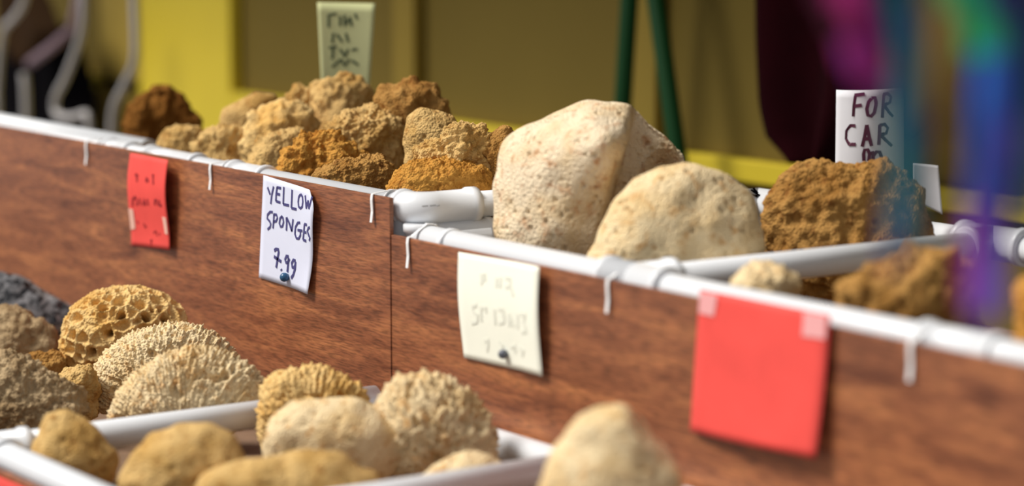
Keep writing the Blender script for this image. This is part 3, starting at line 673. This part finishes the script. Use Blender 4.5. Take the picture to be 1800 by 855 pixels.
# dark maroon cloth hanging on a wall hook
def cloth(name, label, cat, left, right, y, m, folds, depth, top_z=None):
    """hanging cloth between two px edge lines"""
    root = thing(name, label, cat, hy(left[-1][0], left[-1][1], y))
    bm = bmesh.new(); nu, nv = 28, 24; F_, K_ = {}, {}
    def edge(E_, t):
        k = t * (len(E_) - 1); i = min(int(k), len(E_) - 2); f = k - i
        return (E_[i][0] * (1 - f) + E_[i + 1][0] * f, E_[i][1] * (1 - f) + E_[i + 1][1] * f)
    for i in range(nu + 1):
        for j in range(nv + 1):
            s, t = i / nu, j / nv
            a, b = edge(left, t), edge(right, t)
            p = hy(a[0] + (b[0] - a[0]) * s, a[1] + (b[1] - a[1]) * s, y)
            w = depth * (.5 + .5 * math.sin(s * math.pi * folds + 1.3 * math.sin(t * 3)))
            F_[i, j] = bm.verts.new(p + Vector((0, -w - .012 * math.sin(math.pi * s), 0))); K_[i, j] = bm.verts.new(p + Vector((0, -w + .006, 0)))
    for i in range(nu):
        for j in range(nv):
            bm.faces.new((F_[i, j], F_[i + 1, j], F_[i + 1, j + 1], F_[i, j + 1])); bm.faces.new((K_[i, j], K_[i, j + 1], K_[i + 1, j + 1], K_[i + 1, j]))
    ring = [(i, 0) for i in range(nu)] + [(nu, j) for j in range(nv)] + [(i, nv) for i in range(nu, 0, -1)] + [(0, j) for j in range(nv, 0, -1)]
    for k in range(len(ring)):
        a, b = ring[k], ring[(k + 1) % len(ring)]; bm.faces.new((F_[a], K_[a], K_[b], F_[b]))
    obj('cloth', bm, m, root, True)
    tp = hy((left[0][0] + right[0][0]) / 2, left[0][1], y)
    bm = bmesh.new(); tube(bm, [tp + Vector((0, -.01, -.01)), tp + Vector((0, -.01, .03)), Vector((tp.x, WALLY - .008, tp.z + .03))], .006, 10); obj('hook', bm, M['black'], root, True)
    return root
cloth('hanging_garment', 'dark maroon garment hanging on the back wall behind the car card', 'garment',
      [(1395, -330), (1362, -120), (1366, 60), (1372, 180), (1382, 240), (1420, 285)], [(1640, -330), (1700, -120), (1710, 40), (1690, 150), (1620, 230), (1530, 290)], WALLY - .10, M['maroon'], 5, .05)
# black cloth and bent grey-white tubes at the far left end
yb = .95
cloth('black_sheet', 'black cloth hanging behind the bent white tubes at the far end', 'cloth',
      [(-120, 130), (-120, 170), (-118, 220), (-115, 270), (-110, 330)], [(136, 40), (150, 100), (164, 160), (170, 220), (174, 330)], WALLY - .11, M['black'], 7, .04)
def bent(label, pts, y, r, ends=True):
    P = [hy(u, v, y) for u, v in pts[:-1]]; foot = P[-1].copy(); foot.z = FLOOR
    # smooth the path
    Q = []
    for i in range(len(P) - 1):
        p0, p1, p2, p3 = P[max(i - 1, 0)], P[i], P[i + 1], P[min(i + 2, len(P) - 1)]
        for k in range(8):
            t = k / 8; Q.append(.5 * ((2 * p1) + (p2 - p0) * t + (2 * p0 - 5 * p1 + 4 * p2 - p3) * t * t + (3 * p1 - p0 - 3 * p2 + p3) * t ** 3))
    Q += [P[-1], foot]
    bm = bmesh.new(); tube(bm, Q, r, 12); o = obj('bent_tube', bm, M['greytube'], None, True)
    return tag(o, label, 'tube')
zlow = 330
bent('hooked grey-white tube curling round before the black cloth', [(150, -140), (147, 0), (142, 60), (118, 130), (98, 172), (100, 200), (124, 207), (150, 200), (156, 215), (157, 700)], .80, .0085)
bent('gently curved grey-white tube beside the broad yellow post', [(236, -140), (236, 0), (238, 60), (236, 110), (218, 150), (200, 190), (196, 240), (196, 700)], .80, .0085)
bent('straight grey-white tube standing before the black cloth', [(42, 130), (45, 160), (47, 250), (50, 700)], .82, .0095)
bent('slanting grey-white tube crossing the top of the black cloth', [(60, -140), (45, -10), (26, 30), (4, 60), (-6, 160), (-6, 700)], .84, .0085)
bb = cloth('brown_bag', 'brown bag with a mauve strap hanging above the black cloth', 'bag', [(0, -60), (4, 10), (10, 60), (34, 108)], [(60, -60), (90, 10), (104, 50), (62, 114)], WALLY - .22, plain('brown_leather', (.035, .018, .008), 1, .05, var=.3), 3, .02)
bm = bmesh.new(); tube(bm, [hy(52, 112, WALLY - .25), hy(90, 84, WALLY - .25), hy(128, 50, WALLY - .25), hy(150, -60, WALLY - .22)], .012, 10); obj('strap', bm, plain('mauve_strap', (.24, .16, .20), .6), bb, True)

# ------------------------------------------------------------------ ribbon windsock in front
def ribbon_mat(name, c):
    m, N, Lk, B = mat(name)
    B.inputs['Base Color'].default_value = (*c, 1); B.inputs['Roughness'].default_value = .45
    tr = N.new('ShaderNodeBsdfTranslucent'); tr.inputs[0].default_value = (*c, 1)
    mx = N.new('ShaderNodeMixShader'); mx.inputs[0].default_value = .35
    Lk.new(B.outputs[0], mx.inputs[1]); Lk.new(tr.outputs[0], mx.inputs[2]); Lk.new(mx.outputs[0], N['Material Output'].inputs['Surface'])
    return m
RC = {'red': (.20, .004, .012), 'magenta': (.26, .008, .11), 'purple': (.085, .016, .20), 'violet': (.12, .06, .36), 'blue': (.016, .10, .40), 'navy': (.008, .007, .08), 'teal': (.006, .10, .12), 'green': (.01, .30, .12), 'olive': (.20, .13, .02), 'wine': (.06, .004, .02)}
RM = {k: ribbon_mat(k + '_nylon', tuple(min(.9, c * 1.6) for c in v)) for k, v in RC.items()}
ZH = 1.02
hub = at(1650, 300, 1.40)
ws = thing('ribbon_windsock', 'rainbow ribbon windsock hanging before the lower-rimmed bin', 'windsock', (hub.x, hub.y, ZH))
rib = [ # colour, distance, width, path px
 ('wine', 1.46, .012, [(1478, -60), (1500, 20), (1520, 80), (1538, 118)]),
 ('magenta', 1.40, .020, [(1490, -60), (1512, 10), (1530, 70), (1548, 140)]),
 ('purple', 1.42, .018, [(1510, -60), (1530, 20), (1548, 80), (1560, 140)]),
 ('navy', 1.40, .014, [(1545, -60), (1560, 20), (1572, 120), (1585, 260)]),
 ('blue', 1.43, .012, [(1530, -60), (1552, 0), (1580, 100), (1606, 240), (1596, 420)]),
 ('teal', 1.40, .015, [(1575, -60), (1592, 60), (1600, 160), (1602, 280), (1592, 400)]),
 ('purple', 1.38, .012, [(1590, -60), (1612, 60), (1610, 200), (1580, 360), (1570, 470)]),
 ('red', 1.42, .012, [(1615, -60), (1632, 20), (1640, 90), (1648, 190)]),
 ('olive', 1.40, .014, [(1640, -60), (1664, 40), (1672, 120), (1676, 220), (1680, 300)]),
 ('green', 1.31, .020, [(1690, -60), (1716, 0), (1726, 40), (1734, 96)]),
 ('blue', 1.32, .018, [(1720, -60), (1742, 40), (1744, 120), (1738, 220), (1728, 360)]),
 ('violet', 1.38, .017, [(1735, -60), (1762, 60), (1760, 200), (1748, 340), (1738, 480), (1734, 560)]),
 ('magenta', 1.42, .010, [(1660, -60), (1700, 120), (1712, 300), (1706, 430), (1704, 540)]),
 ('purple', 1.36, .014, [(1755, -60), (1784, 60), (1782, 180), (1764, 300), (1752, 420)]),
 ('navy', 1.40, .020, [(1770, -60), (1796, 20), (1800, 110), (1806, 200)]),
 ('teal', 1.42, .014, [(1800, -60), (1815, 120), (1816, 260), (1808, 400)])]
more = [(1462, 'wine', 70), (1478, 'magenta', 120), (1494, 'purple', 150), (1508, 'magenta', 150), (1522, 'wine', 170), (1536, 'purple', 170), (1550, 'teal', 140), (1568, 'navy', 150), (1592, 'teal', 440),
        (1600, 'purple', 250), (1616, 'navy', 240), (1632, 'wine', 250), (1648, 'red', 200), (1662, 'olive', 210), (1678, 'olive', 300), (1694, 'green', 130), (1708, 'green', 110), (1722, 'blue', 260), (1738, 'violet', 430), (1752, 'blue', 330), (1766, 'purple', 300), (1782, 'navy', 230), (1798, 'navy', 210), (1814, 'teal', 350)]
rq = random.Random(5)
for u, cn, vb in more:
    sh = 26 if u < 1560 else -8
    rib.append((cn, rq.uniform(1.33, 1.50), rq.uniform(.011, .016), [(u - 8, -60), (u, 0), (u + sh * .4, vb * .5), (u + sh, vb)]))
ends = []
for k, (cn, dd, wd, path) in enumerate(rib):
    P = [at(u, v, dd) for u, v in path]
    top = P[0].copy(); ang = k / len(rib) * 2 * math.pi
    ring_pt = Vector((hub.x + .055 * math.cos(ang), hub.y + .055 * math.sin(ang), ZH))
    ring_pt = Vector((hub.x, hub.y, ZH)) + (P[0] - at(1650, -60, 1.40)) * .8; ring_pt.z = ZH
    P = [ring_pt, ring_pt * .5 + P[0] * .5 + Vector((0, 0, .01))] + P
    Q = []
    for i in range(len(P) - 1):
        p0, p1, p2, p3 = P[max(i - 1, 0)], P[i], P[i + 1], P[min(i + 2, len(P) - 1)]
        for q in range(8):
            t = q / 8; Q.append(.5 * ((2 * p1) + (p2 - p0) * t + (2 * p0 - 5 * p1 + 4 * p2 - p3) * t * t + (3 * p1 - p0 - 3 * p2 + p3) * t ** 3))
    Q.append(P[-1]); bm = bmesh.new(); va = []
    for i, p in enumerate(Q):
        tw = .5 * math.sin(i * .22 + k * 1.7); sd_ = (RT * math.cos(tw) + FH * math.sin(tw)) * wd / 2; nn = (FH * math.cos(tw) - RT * math.sin(tw)) * .0003
        va.append([bm.verts.new(p - sd_ + nn), bm.verts.new(p + sd_ + nn), bm.verts.new(p + sd_ - nn), bm.verts.new(p - sd_ - nn)])
    for i in range(len(va) - 1):
        for j in range(4): bm.faces.new((va[i][j], va[i][(j + 1) % 4], va[i + 1][(j + 1) % 4], va[i + 1][j]))
    bm.faces.new(va[0]); bm.faces.new(va[-1][::-1])
    o = obj('ribbon', bm, RM[cn], ws, True); o['label'] = cn + ' ribbon'
    ends.append(ring_pt)
mid = sum(ends, Vector()) / len(ends); rx = max((e - mid).length for e in ends)
bm = bmesh.new(); tube(bm, [e for e in sorted(ends, key=lambda e: e.dot(RT))], .003, 8); obj('hanger_bar', bm, M['greytube'], ws, True)
bm = bmesh.new(); tube(bm, [mid, Vector((mid.x, mid.y, 1.66))], .0015, 8); obj('cord', bm, M['tie'], ws)
print('windsock', mid, 'tris', sum(len(o.data.polygons) for o in bpy.data.objects if o.type == 'MESH'))
